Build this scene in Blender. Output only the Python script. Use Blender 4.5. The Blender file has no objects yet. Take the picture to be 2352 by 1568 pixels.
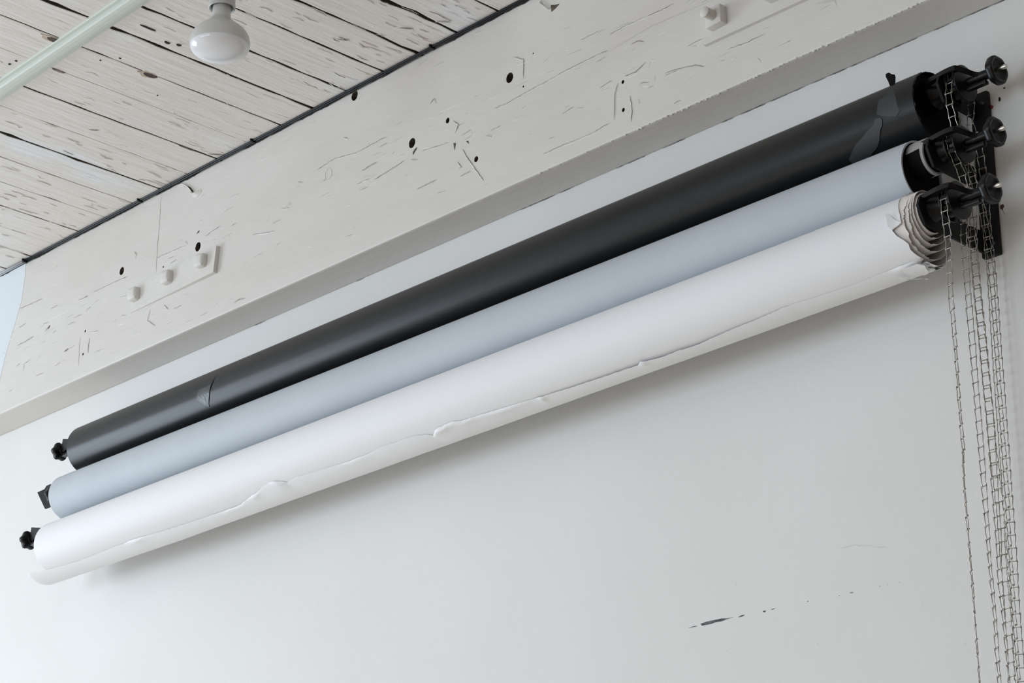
import bpy, bmesh, math, random
from mathutils import Vector, Matrix
random.seed(7)
S = bpy.context.scene
COL = S.collection

# ------------------------------------------------------------------ camera
cam = bpy.data.cameras.new('camera')
cam.sensor_width = 36.0
cam.lens = 36.0 * 5238.8 / 2352.0
cam.clip_start = 0.05
camo = bpy.data.objects.new('camera', cam)
COL.objects.link(camo)
yaw, pitch, roll = 0.815668761, 1.94070745, 0.00470581543
camo.matrix_world = (Matrix.Translation((3.5, -3.145, 1.6)) @ Matrix.Rotation(yaw, 4, 'Z')
                     @ Matrix.Rotation(pitch, 4, 'X') @ Matrix.Rotation(roll, 4, 'Z'))
S.camera = camo

# ------------------------------------------------------------------ world, daylight through the left window, added front fill, exposure
wd = bpy.data.worlds.new('world')
S.world = wd
wd.use_nodes = True
wd.node_tree.nodes['Background'].inputs[0].default_value = (0.72, 0.84, 1.0, 1)
wd.node_tree.nodes['Background'].inputs[1].default_value = 1.0
WIN = [(-2.5, 2.0)]                        # centre y and width of the window in the left wall
FILL_WIN = [(-1.85, 2.3), (0.85, 2.3)]     # centre x and width of unseen windows added behind the camera for fill light
WIN_Z0, WIN_Z1 = 1.15, 3.85
LEFT_X, RIGHT_X, FRONT_Y = -4.2, 6.0, -7.6
def area_light(w, h, watts, mw):
    L = bpy.data.lights.new('window_daylight', 'AREA')
    L.shape = 'RECTANGLE'
    L.size, L.size_y = w - 0.1, h - 0.1
    L.energy = watts
    L.color = (0.77, 0.885, 1.0)
    lo = bpy.data.objects.new('window_daylight', L)
    COL.objects.link(lo)
    lo.matrix_world = mw
for wy, ww in WIN:
    area_light(WIN_Z1 - WIN_Z0, ww, 330.0, Matrix.Translation((LEFT_X - 0.05, wy, (WIN_Z0 + WIN_Z1) / 2)) @ Matrix.Rotation(math.radians(-90), 4, 'Y'))
for wx, ww in FILL_WIN:
    area_light(ww, 2.6, 240.0, Matrix.Translation((wx, FRONT_Y - 0.05, 2.3)) @ Matrix.Rotation(math.radians(90), 4, 'X'))  # added frontal fill light in the unseen openings
vs = S.view_settings
vs.view_transform = 'Standard'
vs.look = 'None'
vs.gamma = 1.0
vs.use_curve_mapping = False
vs.exposure = -1.5

# ------------------------------------------------------------------ helpers
def mat(name, col, rough=0.6, metal=0.0, spec=0.5, col2=None, nscale=6.0, nstretch=(1, 1, 1), bump=0.0, bscale=60.0,
        bstretch=(1, 1, 1), fine=0.0, fscale=400.0, lo=0.4, hi=0.65, detail=3.0, rvar=0.0):
    m = bpy.data.materials.new(name)
    m.use_nodes = True
    nt = m.node_tree
    b = nt.nodes['Principled BSDF']
    b.inputs['Base Color'].default_value = (*col, 1)
    b.inputs['Roughness'].default_value = rough
    b.inputs['Metallic'].default_value = metal
    b.inputs['Specular IOR Level'].default_value = spec
    tc = nt.nodes.new('ShaderNodeTexCoord')
    def noise(sc, st, det=6.0, rough_=0.55):
        mp = nt.nodes.new('ShaderNodeMapping')
        mp.inputs['Scale'].default_value = st
        nt.links.new(tc.outputs['Object'], mp.inputs['Vector'])
        n = nt.nodes.new('ShaderNodeTexNoise')
        n.inputs['Scale'].default_value = sc
        n.inputs['Detail'].default_value = det
        n.inputs['Roughness'].default_value = rough_
        nt.links.new(mp.outputs['Vector'], n.inputs['Vector'])
        return n
    if col2 is not None:
        n = noise(nscale, nstretch, detail)
        r = nt.nodes.new('ShaderNodeValToRGB')
        r.color_ramp.elements[0].position = lo
        r.color_ramp.elements[1].position = hi
        r.color_ramp.elements[0].color = (*col, 1)
        r.color_ramp.elements[1].color = (*col2, 1)
        nt.links.new(n.outputs['Fac'], r.inputs['Fac'])
        nt.links.new(r.outputs['Color'], b.inputs['Base Color'])
    last = None
    for amt, sc, st in ((bump, bscale, bstretch), (fine, fscale, (1, 1, 1))):
        if amt > 0:
            n = noise(sc, st, 2.5)
            bp = nt.nodes.new('ShaderNodeBump')
            bp.inputs['Strength'].default_value = min(1.0, amt)
            bp.inputs['Distance'].default_value = 0.004 if sc < 150 else 0.001
            nt.links.new(n.outputs['Fac'], bp.inputs['Height'])
            if last is not None:
                nt.links.new(last.outputs['Normal'], bp.inputs['Normal'])
            last = bp
    if last is not None:
        nt.links.new(last.outputs['Normal'], b.inputs['Normal'])
    return m

M = {}
M['wall2']=mat('brick_wall',(0.32,0.22,0.17),0.8)
M['wall'] = mat('wall_paint', (0.79, 0.773, 0.745), 0.62, col2=(0.82, 0.808, 0.785), nscale=1.2, bump=0.10, bscale=55, bstretch=(1.6, 1, 0.5), fine=0.12, fscale=260)
M['beam'] = mat('beam_paint', (0.675, 0.635, 0.592), 0.5, col2=(0.715, 0.685, 0.645), nscale=2.5, nstretch=(0.6, 1, 2), bump=0.45, bscale=24, bstretch=(0.35, 1, 1.6), fine=0.25, fscale=180)
M['plank'] = mat('plank_paint', (0.82, 0.775, 0.725), 0.5, col2=(0.85,0.855,0.865), nscale=2.2, nstretch=(1.6, 0.7, 1), lo=0.56, hi=0.64, bump=0.85, bscale=30, bstretch=(1.8, 0.22, 1), fine=0.35, fscale=170)
M['bluepatch'] = mat('cool_white_paint', (0.72, 0.76, 0.79), 0.55, bump=0.12, bscale=30)
M['wood'] = mat('bare_wood', (0.060, 0.045, 0.033), 0.8, col2=(0.13, 0.10, 0.075), nscale=40, bump=0.5, bscale=80)
M['crack'] = mat('crack_shadow_grime', (0.20, 0.165, 0.135), 0.9, col2=(0.36, 0.32, 0.28), nscale=60)  # brownish exposed wood along the paint cracks
M['darkcrack'] = mat('open_crack_grime', (0.035, 0.03, 0.026), 0.9)  # near-black tone for open cracks, gaps and holes
M['knotrim'] = mat('stained_paint', (0.50, 0.40, 0.30), 0.7, col2=(0.66, 0.60, 0.53), nscale=90)
M['backing'] = mat('roof_board', (0.085, 0.073, 0.055), 0.9)
M['rail'] = mat('pale_green_plastic', (0.66, 0.70, 0.64), 0.38, fine=0.03)
M['bulbneck'] = mat('bulb_neck_enamel', (0.60, 0.59, 0.56), 0.28, col2=(0.66, 0.65, 0.62), nscale=20)
M['lens'] = mat('frosted_bulb_glass', (0.82, 0.82, 0.84), 0.12, spec=0.6)
M['socket'] = mat('socket_plastic', (0.55, 0.54, 0.52), 0.35)
M['cable'] = mat('black_cable_sheath', (0.005, 0.0065, 0.010), 0.28, spec=0.3)
M['cablepaint'] = mat('painted_cable', (0.42, 0.45, 0.48), 0.5)
M['blackpaper'] = mat('black_paper', (0.0065, 0.0075, 0.009), 0.31, spec=0.36, col2=(0.008, 0.009, 0.0105), nscale=9, fine=0.10, fscale=300)
M['tape'] = mat('black_gaffer_tape', (0.030, 0.034, 0.037), 0.55, fine=0.2, fscale=350)
M['tapedark'] = mat('black_tape', (0.0035, 0.0035, 0.004), 0.75, spec=0.12, fine=0.2, fscale=350)
M['tapeshiny'] = mat('wrinkled_black_tape', (0.030, 0.034, 0.038), 0.34, spec=0.6, bump=0.45, bscale=45)
M['greypaper'] = mat('grey_paper', (0.52, 0.56, 0.60), 0.60, col2=(0.54, 0.58, 0.62), nscale=7, fine=0.08, fscale=280)
M['whitepaper'] = mat('white_paper', (0.885, 0.88, 0.89), 0.58, fine=0.03, fscale=250)
M['paperin'] = mat('white_paper_inner', (0.87, 0.83, 0.79), 0.75, fine=0.05)
M['core'] = mat('cardboard_core', (0.44, 0.43, 0.43), 0.75, col2=(0.50, 0.49, 0.485), nscale=30)
M['plastic'] = mat('black_plastic', (0.004, 0.004, 0.0045), 0.32, spec=0.28, fine=0.05, fscale=300)
M['powder'] = mat('black_powder_coat', (0.0045, 0.0045, 0.005), 0.55, spec=0.25, fine=0.15, fscale=500)
M['chrome'] = mat('nickel_steel', (0.62, 0.60, 0.56), 0.24, metal=1.0)
M['link'] = mat('chain_nickel', (0.40, 0.375, 0.34), 0.24, metal=1.0)
M['screw'] = mat('dark_zinc_screw', (0.10, 0.10, 0.10), 0.4, metal=1.0)
M['red'] = mat('red_wall_plug', (0.16, 0.006, 0.010), 0.6)
M['stain'] = mat('brown_stain', (0.10, 0.055, 0.035), 0.8)
M['scratch'] = mat('grey_pencil_mark', (0.64, 0.64, 0.63), 0.8)
M['scuff'] = mat('dark_scrape', (0.055, 0.065, 0.068), 0.8, col2=(0.16, 0.17, 0.17), nscale=120)
M['floor'] = mat('floor_boards', (0.68,0.565,0.44), 0.45, col2=(0.68,0.565,0.44), nscale=3, nstretch=(0.3, 3, 1))
M['frame'] = mat('window_frame_paint', (0.7, 0.7, 0.7), 0.4)

ORG = {}
def setp(o, label=None, cat=None, group=None, kind=None):
    for k, v in (('label', label), ('category', cat), ('group', group), ('kind', kind)):
        if v is not None:
            o[k] = v
    return o

def root(name, loc, label, cat, group=None):
    o = bpy.data.objects.new(name, None)
    o.empty_display_size = 0.05
    COL.objects.link(o)
    o.location = loc
    ORG[o.name] = Vector(loc)
    return setp(o, label, cat, group)

def obj(name, vf, m, parent=None, smooth=False, label=None, cat=None, group=None, kind=None):
    v, f = vf[0], vf[1]
    org = Vector((0, 0, 0))
    if parent is not None:
        org = ORG.get(parent.name, Vector((0, 0, 0)))
    me = bpy.data.meshes.new(name)
    me.from_pydata([tuple(Vector(p) - org) for p in v], [], f)
    me.validate()
    bm = bmesh.new()
    bm.from_mesh(me)
    bmesh.ops.recalc_face_normals(bm, faces=bm.faces)
    bm.to_mesh(me)
    bm.free()
    mats = m if isinstance(m, (list, tuple)) else [m]
    for k in mats:
        me.materials.append(M[k])
    if len(vf) > 2:
        for p, i in zip(me.polygons, vf[2]):
            p.material_index = i
    if smooth:
        me.shade_smooth()
        if smooth != 'all':
            try:
                me.set_sharp_from_angle(angle=math.radians(smooth if isinstance(smooth, (int, float)) and smooth > 1 else 40))
            except Exception:
                pass
    o = bpy.data.objects.new(name, me)
    COL.objects.link(o)
    if parent is not None:
        o.parent = parent
        ORG[o.name] = org
    return setp(o, label, cat, group, kind)

def join(*vfs):
    V, F = [], []
    for v, f in vfs:
        k = len(V)
        V += list(v)
        F += [tuple(i + k for i in q) for q in f]
    return V, F

def box(x0, x1, y0, y1, z0, z1, b=0.0):
    if b <= 0:
        v = [(x, y, z) for x in (x0, x1) for y in (y0, y1) for z in (z0, z1)]
        return v, [(0, 1, 3, 2), (4, 6, 7, 5), (0, 4, 5, 1), (2, 3, 7, 6), (0, 2, 6, 4), (1, 5, 7, 3)]
    bm = bmesh.new()
    bmesh.ops.create_cube(bm, size=1)
    for q in bm.verts:
        q.co = Vector((x0 if q.co.x < 0 else x1, y0 if q.co.y < 0 else y1, z0 if q.co.z < 0 else z1))
    bmesh.ops.bevel(bm, geom=list(bm.edges), offset=b, segments=2, affect='EDGES', profile=0.6)
    bm.verts.index_update()
    r = ([tuple(q.co) for q in bm.verts], [tuple(q.index for q in f.verts) for f in bm.faces])
    bm.free()
    return r

def prism(poly, fn, a, b):
    """extrude a 2-D outline; fn(u, v, w) -> point, w from a to b"""
    n = len(poly)
    v = [fn(p[0], p[1], a) for p in poly] + [fn(p[0], p[1], b) for p in poly]
    f = [tuple(range(n)), tuple(range(2 * n - 1, n - 1, -1))] + [(i, (i + 1) % n, n + (i + 1) % n, n + i) for i in range(n)]
    return v, f

def tube(path, r, n=8, cap=True):
    path = [Vector(p) for p in path]
    V, F = [], []
    up = None
    for i, p in enumerate(path):
        t = (path[min(i + 1, len(path) - 1)] - path[max(i - 1, 0)]).normalized()
        if up is None:
            up = Vector((0, 0, 1)) if abs(t.z) < 0.9 else Vector((0, 1, 0))
        a = (up - t * up.dot(t))
        a = a.normalized() if a.length > 1e-6 else t.orthogonal().normalized()
        up = a
        b = t.cross(a)
        rr = r[i] if isinstance(r, (list, tuple)) else r
        for k in range(n):
            an = 2 * math.pi * k / n
            V.append(tuple(p + (a * math.cos(an) + b * math.sin(an)) * rr))
    for i in range(len(path) - 1):
        for k in range(n):
            F.append((i * n + k, i * n + (k + 1) % n, (i + 1) * n + (k + 1) % n, (i + 1) * n + k))
    if cap:
        F.append(tuple(range(n - 1, -1, -1)))
        F.append(tuple(range(len(V) - n, len(V))))
    return V, F

def lathe(prof, c, axis='x', n=32, lobes=0, lamp=0.0, close=True):
    """prof: (along, radius) pairs turned about an axis through c"""
    V, F = [], []
    for h, r in prof:
        for k in range(n):
            an = 2 * math.pi * k / n
            rr = r * (1 + (lamp * math.cos(lobes * an) if lobes and r > 0.012 else 0))
            a, b = rr * math.cos(an), rr * math.sin(an)
            p = {'x': (h, a, b), 'y': (a, h, b), 'z': (a, b, h)}[axis]
            V.append((c[0] + p[0], c[1] + p[1], c[2] + p[2]))
    for i in range(len(prof) - 1):
        for k in range(n):
            F.append((i * n + k, i * n + (k + 1) % n, (i + 1) * n + (k + 1) % n, (i + 1) * n + k))
    if close:
        F.append(tuple(range(n - 1, -1, -1)))
        F.append(tuple(range(len(V) - n, len(V))))
    return V, F

def lerp(pts, x):
    if x <= pts[0][0]:
        return pts[0][1]
    for (a, b), (c, d) in zip(pts, pts[1:]):
        if x <= c:
            return b + (d - b) * (x - a) / max(1e-9, c - a)
    return pts[-1][1]

def cylpt(x, th, r, cy, cz):
    a = math.radians(th)          # 0 = towards the room, 90 = up
    return (x, cy - r * math.cos(a), cz + r * math.sin(a))

def shell(cy, cz, r, xl, xr, n=120, thick=0.0006, nx=3, wob=None):
    """thin paper tube; xr(theta) gives the right-hand edge"""
    V, F = [], []
    for rr in (r, r - thick):
        for i in range(nx + 1):
            u = i / nx
            for k in range(n):
                th = -180 + 360 * k / n
                xe = xr(th) if callable(xr) else xr
                xb = xl(th) if callable(xl) else xl
                q = rr + (wob(u, th) if wob else 0)
                V.append(cylpt(xb + (xe - xb) * u, th, q, cy(u) if callable(cy) else cy, cz(u) if callable(cz) else cz))
    m = (nx + 1) * n
    for s in (0, 1):
        for i in range(nx):
            for k in range(n):
                a, b = s * m + i * n + k, s * m + i * n + (k + 1) % n
                F.append((a, b, b + n, a + n))
    for e in (0, nx):
        for k in range(n):
            a, b = e * n + k, e * n + (k + 1) % n
            F.append((a, b, m + b, m + a))
    return V, F

def cylpatch(poly, cy, cz, r, thick, step=0.006):
    """polygon given as (x, theta) laid on a cylinder as a thin curved sheet"""
    k = math.pi / 180 * r
    bm = bmesh.new()
    vs_ = [bm.verts.new((x, th * k, 0)) for x, th in poly]
    fc = bm.faces.new(vs_)
    bmesh.ops.triangulate(bm, faces=[fc])
    lo, hi = min(v.co.y for v in bm.verts), max(v.co.y for v in bm.verts)
    y = lo + step
    while y < hi:
        bmesh.ops.bisect_plane(bm, geom=list(bm.verts) + list(bm.edges) + list(bm.faces), plane_co=(0, y, 0), plane_no=(0, 1, 0))
        y += step
    bm.verts.index_update()
    base = [v.co.copy() for v in bm.verts]
    F = [tuple(v.index for v in f.verts) for f in bm.faces]
    bnd = [(e.verts[0].index, e.verts[1].index) for e in bm.edges if len(e.link_faces) == 1]
    bm.free()
    n = len(base)
    V = [cylpt(p.x, p.y / k, r + thick, cy, cz) for p in base] + [cylpt(p.x, p.y / k, r - 0.0003, cy, cz) for p in base]
    F2 = F + [tuple(i + n for i in reversed(f)) for f in F] + [(a, b, b + n, a + n) for a, b in bnd]
    return V, F2

def onface(y):
    return lambda u, v, w: (u, y + w, v)

# ------------------------------------------------------------------ measured outlines (metres; beam x,z / ceiling x,y / wall x,z / rolls x,angle / chains y,z)
HOLES = [(-0.2827, 4.1009, 0.0135),(0.2554, 3.9441, 0.0129),(-0.0689, 3.9005, 0.0128),(0.0525, 3.9134, 0.0071),(0.1491, 3.7838, 0.0074),(0.2988, 3.9061, 0.0027),(0.3295, 3.9753, 0.0022),(0.5971, 3.8046, 0.0046),(0.5974, 3.7399, 0.005),(-0.8917, 3.9011, 0.013),(-1.2333, 3.9389, 0.0116),(-1.389, 3.8132, 0.0039),(-1.391, 3.7481, 0.0038),(-1.0412, 3.8918, 0.0031),]
RIDGE_A = [[(-0.1988,3.8528),(-0.1711,3.8549),(-0.1346,3.8588),(-0.0939,3.8644)],[(-0.2645,3.8601),(-0.2411,3.8622),(-0.2177,3.8609)],[(-0.0465,3.7768),(-0.0156,3.7777),(0.0195,3.777)],[(0.1048,3.824),(0.1223,3.7957),(0.1482,3.7583),(0.1759,3.7223)],[(0.1128,3.8514),(0.1341,3.855)],[(0.0731,3.9059),(0.0907,3.8899),(0.0781,3.8719)],[(0.1797,3.9166),(0.2133,3.9153),(0.2466,3.914)],[(0.2094,3.8865),(0.2468,3.8838),(0.3041,3.8877),(0.3646,3.8901),(0.4202,3.8938),(0.4749,3.8945),(0.5135,3.895),(0.5555,3.894)],[(-0.038,3.9462),(0.0066,3.9398),(0.0329,3.9466),(0.0766,3.9435),(0.12,3.9339)],[(-0.4138,3.9515),(-0.3506,3.9586),(-0.2684,3.9452),(-0.1562,3.9491)],[(-0.0313,3.867),(0.0042,3.8626),(0.0567,3.857)],[(0.0974,3.76),(0.1334,3.7602)],[(0.2667,3.9908),(0.2998,3.9716),(0.2999,3.924)],[(0.4624,3.7919),(0.4816,3.7864)],[(-0.0076,3.9779),(0.0055,3.9862),(0.0125,3.9704)],[(0.1808,3.8288),(0.1976,3.8212)],[(-0.319,4.0037),(-0.3017,3.9942)],[(0.3605,3.7218),(0.4232,3.7211),(0.5,3.7179),(0.5574,3.7241)],[(0.0881,3.798),(0.1034,3.78),(0.0927,3.7806)],[(0.4754,3.9501),(0.541,3.9489)],[(-0.2471,3.8908),(-0.1912,3.8949)],[(-0.0713,3.8598),(-0.0486,3.8503)],]
RIDGE_B = [[(0.5599,3.8892),(0.5901,3.8926),(0.6275,3.8961),(0.6719,3.8996),(0.7265,3.8987),(0.7872,3.8951),(0.8504,3.8929)],[(0.5605,3.9288),(0.5983,3.9306),(0.6505,3.9294),(0.7019,3.9268),(0.7453,3.9272)],[(0.5925,3.8129),(0.6,3.8161),(0.6147,3.8105),(0.6405,3.8096),(0.6662,3.8118),(0.6774,3.8238),(0.6991,3.8184)],[(0.6853,3.7748),(0.6873,3.7829)],[(0.6454,3.7809),(0.6545,3.7805),(0.6708,3.7758)],[(0.5849,3.8068),(0.5752,3.7864),(0.5727,3.7484),(0.5705,3.7253)],[(0.716,3.7779),(0.741,3.7771),(0.7761,3.7695),(0.7971,3.7658),(0.8228,3.753)],[(0.6236,3.8825),(0.6421,3.8812),(0.6585,3.8732)],[(0.7776,3.8159),(0.8198,3.8169)],[(0.6037,3.8147),(0.6332,3.8124),(0.6629,3.825)],[(0.6175,3.7646),(0.6223,3.7302),(0.62,3.7044)],[(0.6392,3.7476),(0.6426,3.7375)],[(1.111,3.7744),(1.1426,3.7726)],[(0.8869,3.7672),(0.934,3.7631),(0.9807,3.7646)],[(1.0254,3.8037),(1.0544,3.7975)],[(1.1236,3.772),(1.1547,3.7648),(1.1572,3.7541)],[(0.7388,3.7019),(0.7547,3.7018)],[(0.9588,3.7192),(0.9666,3.7105)],]
RIDGE_C = [[(-0.8998,3.9412),(-0.8892,3.9468),(-0.8562,3.9469),(-0.8227,3.9379)],[(-0.9494,3.9354),(-0.937,3.9225)],[(-1.1781,3.9762),(-1.168,3.9657),(-1.1727,3.9542)],[(-1.5875,3.8693),(-1.5699,3.8814)],[(-1.4831,3.7819),(-1.4581,3.7825),(-1.4368,3.7858)],[(-1.6879,3.7774),(-1.6878,3.7983),(-1.6526,3.8039)],[(-1.432,3.9152),(-1.388,3.9116)],[(-1.3641,3.9176),(-1.3211,3.916),(-1.2726,3.9163),(-1.2067,3.9149)],[(-1.731,3.8656),(-1.6882,3.8671),(-1.6495,3.8716)],[(-1.7382,3.9779),(-1.6187,3.974)],[(-1.5758,3.9002),(-1.474,3.9011)],[(-1.0877,3.7887),(-1.096,3.7589),(-1.059,3.7341)],[(-1.2531,3.8021),(-1.2412,3.8023)],[(-1.2181,3.8084),(-1.1967,3.8023)],[(-0.795,3.9627),(-0.7493,3.9637)],[(-0.5514,3.8951),(-0.5179,3.8858)],[(-0.8593,3.9193),(-0.8002,3.9289)],[(-0.489,3.9449),(-0.4684,3.9362)],[(-1.0733,3.9253),(-0.9481,3.9224)],[(-0.7228,3.6997),(-0.7021,3.7021),(-0.681,3.6976)],[(-1.3618,3.8018),(-1.3244,3.7949)],[(-1.4805,3.8559),(-1.4427,3.8545)],[(-1.0242,3.7809),(-1.0056,3.7649)],[(-1.4113,3.8047),(-1.4094,3.7194)],[(-1.3662,3.7883),(-1.3667,3.7444)],[(-1.725,3.8045),(-1.7121,3.8068)],[(-0.6621,3.8601),(-0.5733,3.8421)],[(-1.5499,3.853),(-1.5374,3.8552)],]
SEAM = [[(-1.0725,4.1128),(-1.0702,4.0342),(-1.0739,3.9583),(-1.072,3.8849)],[(-1.093,3.866),(-1.0888,3.7998)],]
CHIPS = [[(-0.0635,3.8685),(-0.0659,3.8742),(-0.0585,3.8814),(-0.0505,3.8835),(-0.053,3.8779),(-0.0591,3.8735)],[(0.0733,3.8501),(0.082,3.8464),(0.0776,3.831)],[(0.1156,3.8387),(0.1224,3.8381),(0.1251,3.8296)],[(0.385,4.0717),(0.3971,4.0674),(0.4119,4.0639),(0.4011,4.0582),(0.387,4.0543)],[(-1.5908,3.8695),(-1.5779,3.8787),(-1.568,3.8816),(-1.5708,3.8741)],[(-1.4861,3.7809),(-1.4711,3.7861),(-1.4583,3.7836),(-1.4766,3.7801)],[(-0.9008,3.9397),(-0.8946,3.9449),(-0.8864,3.9459),(-0.8915,3.941)],[(-0.9916,4.1097),(-0.9587,4.0931),(-0.9409,4.0834),(-0.9253,4.0672),(-0.9319,4.0591),(-0.9433,4.0787),(-0.9644,4.0932)],]
PATCH_EDGE = [(-1.7237,4.1101),(-1.7237,4.0651),(-1.7297,4.001),(-1.7459,3.9599),(-1.7707,3.9017),(-1.7918,3.8491),(-1.802,3.813)]
NUTS_L = [(-1.1511,3.8492),(-1.0007,3.8502),(-0.8497,3.8483)]
PLUG = [(-0.3708,3.9252)]
KNOTS = [(-0.5707,-0.7534),(-0.5629,-0.4931),(-0.6937,-0.6601),(-0.3775,-0.6262),(-0.404,-0.5577),(-0.3956,-0.5312),(-0.5414,-0.5933),(-0.5817,-0.6198),(-0.6353,-0.4219),(-0.7444,-0.7618),(-0.7207,-0.7591),(-0.9025,-0.422),(-0.8063,-0.1212),(-0.8221,-0.202),(-0.844,-0.5777)]
CLIPS = [(-1.7196,-0.1051),(-1.1598,-0.1109),(-0.6694,-0.1046),(0.0027,-0.1123)]
MARKS = [[(0.6819,2.6619),(0.6965,2.6631),(0.7189,2.6629),(0.7356,2.6624),(0.7466,2.6604),(0.7645,2.6597),(0.7466,2.6587),(0.7354,2.6571),(0.7188,2.658),(0.7075,2.6568),(0.6851,2.6576)],[(0.7768,2.6581),(0.7851,2.6597),(0.7927,2.659),(0.7863,2.657),(0.7781,2.6568)],[(0.8351,2.6573),(0.8392,2.6582),(0.844,2.6573),(0.8404,2.6548)],[(0.8552,2.6569),(0.8592,2.6578),(0.8667,2.6581),(0.8605,2.6564)],[(0.9407,2.656),(0.9426,2.6569),(0.9452,2.6566),(0.9433,2.6555)],[(1.0384,2.6535),(1.0427,2.6541),(1.0479,2.6535),(1.0438,2.6523)],[(0.6506,2.6595),(0.6625,2.6604),(0.6739,2.6594),(0.6682,2.6585)],[(1.0142,2.6534),(1.0162,2.6534),(1.0161,2.652)],[(1.1047,2.6531),(1.1084,2.6532),(1.1071,2.6523)],[(1.1216,2.6527),(1.1236,2.6527),(1.123,2.652)],[(1.1478,2.652),(1.1498,2.652),(1.1492,2.6513)],]
SCRATCH = [(1.0229,2.74),(1.0526,2.7388),(1.0913,2.7292),(1.1274,2.7185)]
SPLAT = [(1.4206,3.2823),(1.4246,3.2641),(1.4333,3.4901),(1.4042,3.4921),(1.4452,3.5084)]
TAPE1 = [(1.2897,38.4),(1.2857,29.0),(1.2869,19.5),(1.271,17.3),(1.2689,7.0),(1.2662,-7.1),(1.2763,-12.7),(1.2908,-18.2),(1.3056,-21.7),(1.3158,-16.0),(1.3136,-9.5),(1.3104,7.6),(1.3019,27.0)]
TAPE2 = [(1.2632,-12.7),(1.2724,-14.9),(1.2759,-18.8),(1.2726,-26.6),(1.2664,-30.7),(1.2524,-47.7),(1.2401,-56.1),(1.2189,-63.8),(1.206,-70.8),(1.19,-68.3),(1.1774,-69.3),(1.1749,-56.6),(1.1882,-48.3),(1.2053,-38.0),(1.2216,-33.1),(1.2385,-26.1),(1.2534,-22.2),(1.2587,-16.7)]
BAND = [(1.2985,33.7),(1.3104,8.9),(1.3143,-9.7),(1.3196,-26.4),(1.3248,-42.5)]
BANDL = [(1.2726,-26.6),(1.2739,-33.6),(1.2772,-41.3),(1.2819,-50.7)]
TAPE3 = [(-0.794,1.7),(-0.8017,-6.8),(-0.8037,-16.3),(-0.7913,-26.5),(-0.7711,-40.7),(-0.7563,-19.9),(-0.748,-5.1),(-0.7439,3.3),(-0.7687,1.1)]
SEAMB = [(-0.7318,20.6),(-0.7384,6.3),(-0.7448,-3.3),(-0.7514,-12.7),(-0.7579,-24.5),(-0.7681,-40.1)]
FLAG = [(1.2698,3.5395),(1.2658,3.5536),(1.2609,3.5651),(1.2608,3.5711),(1.2679,3.5713),(1.2733,3.5663),(1.2797,3.5631),(1.2814,3.5573),(1.28,3.5438),(1.2762,3.5371)]
OUT_EDGE = [(1.3432,60.6),(1.3502,36.5),(1.354,22.0),(1.36,7.0),(1.3619,-5.2),(1.3507,-8.9),(1.3414,-12.1),(1.3478,-22.6),(1.3586,-32.1),(1.3635,-39.3),(1.3622,-50.1),(1.3655,-59.6),(1.3706,-71.7),(1.3585,-78.5)]
TEAR = [(-1.438,-61.8),(-1.3601,-67.0),(-1.2247,-73.9),(-1.0452,-68.9),(-1.0221,-69.5),(-0.9873,-67.4),(-0.9122,-71.3),(-0.8205,-74.9),(-0.7365,-76.5),(-0.6543,-78.2),(-0.57,-77.5),(-0.5084,-64.1),(-0.4806,-61.6),(-0.4528,-52.9),(-0.4137,-49.6),(-0.3866,-56.9),(-0.3751,-63.3),(-0.3415,-58.2),(-0.3061,-60.5),(-0.1616,-65.0),(-0.0943,-64.0),(-0.0516,-58.8),(-0.0042,-60.7),(0.0591,-60.6),(0.096,-69.3),(0.0943,-77.6),(0.1222,-62.9),(0.1771,-59.0),(0.2038,-64.4),(0.2671,-66.6),(0.3713,-70.7),(0.4248,-73.2),(0.5082,-75.5),(0.6142,-76.8),(0.6925,-77.5),(0.7034,-71.2),(0.7162,-74.9),(0.7516,-77.6),(0.7917,-76.8),(0.8386,-79.4),(0.9323,-73.0),(1.0028,-71.1),(1.0634,-67.4),(1.1024,-68.9),(1.2077,-72.4),(1.2579,-70.5),(1.3071,-68.6),(1.3527,-67.7)]
SA = [(-0.1937,3.2395),(-0.1928,3.2284),(-0.1924,3.2058),(-0.1897,3.1848),(-0.1882,3.1652),(-0.1882,3.1419),(-0.1887,3.1193),(-0.1894,3.0968),(-0.1907,3.0735),(-0.1919,3.0511),(-0.1907,3.0286),(-0.1895,3.0071),(-0.1895,2.9845),(-0.1884,2.9623),(-0.1895,2.9411),(-0.1882,2.9199),(-0.1896,2.8752),(-0.1884,2.8535),(-0.1886,2.83),(-0.1875,2.8084),(-0.1864,2.7862),(-0.1903,2.7614),(-0.1905,2.739),(-0.1918,2.7166),(-0.1908,2.6947),(-0.1909,2.6727),(-0.1898,2.651),(-0.19,2.6291),(-0.189,2.6069),(-0.1892,2.5845),(-0.1883,2.5624),(-0.188,2.4053),(-0.1884,2.3624)]
SB = [(-0.1318,3.2405),(-0.1358,3.2163),(-0.1423,3.18),(-0.1423,3.1477),(-0.1423,3.1035),(-0.1417,3.0598),(-0.1406,3.0158),(-0.1395,2.9722),(-0.1396,2.9279),(-0.1387,2.8834),(-0.1377,2.84),(-0.1369,2.7962),(-0.1367,2.7518),(-0.1362,2.5963),(-0.1343,2.5525),(-0.1332,2.5074),(-0.1347,2.4624),(-0.1342,2.4187),(-0.1343,2.3705)]
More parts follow.
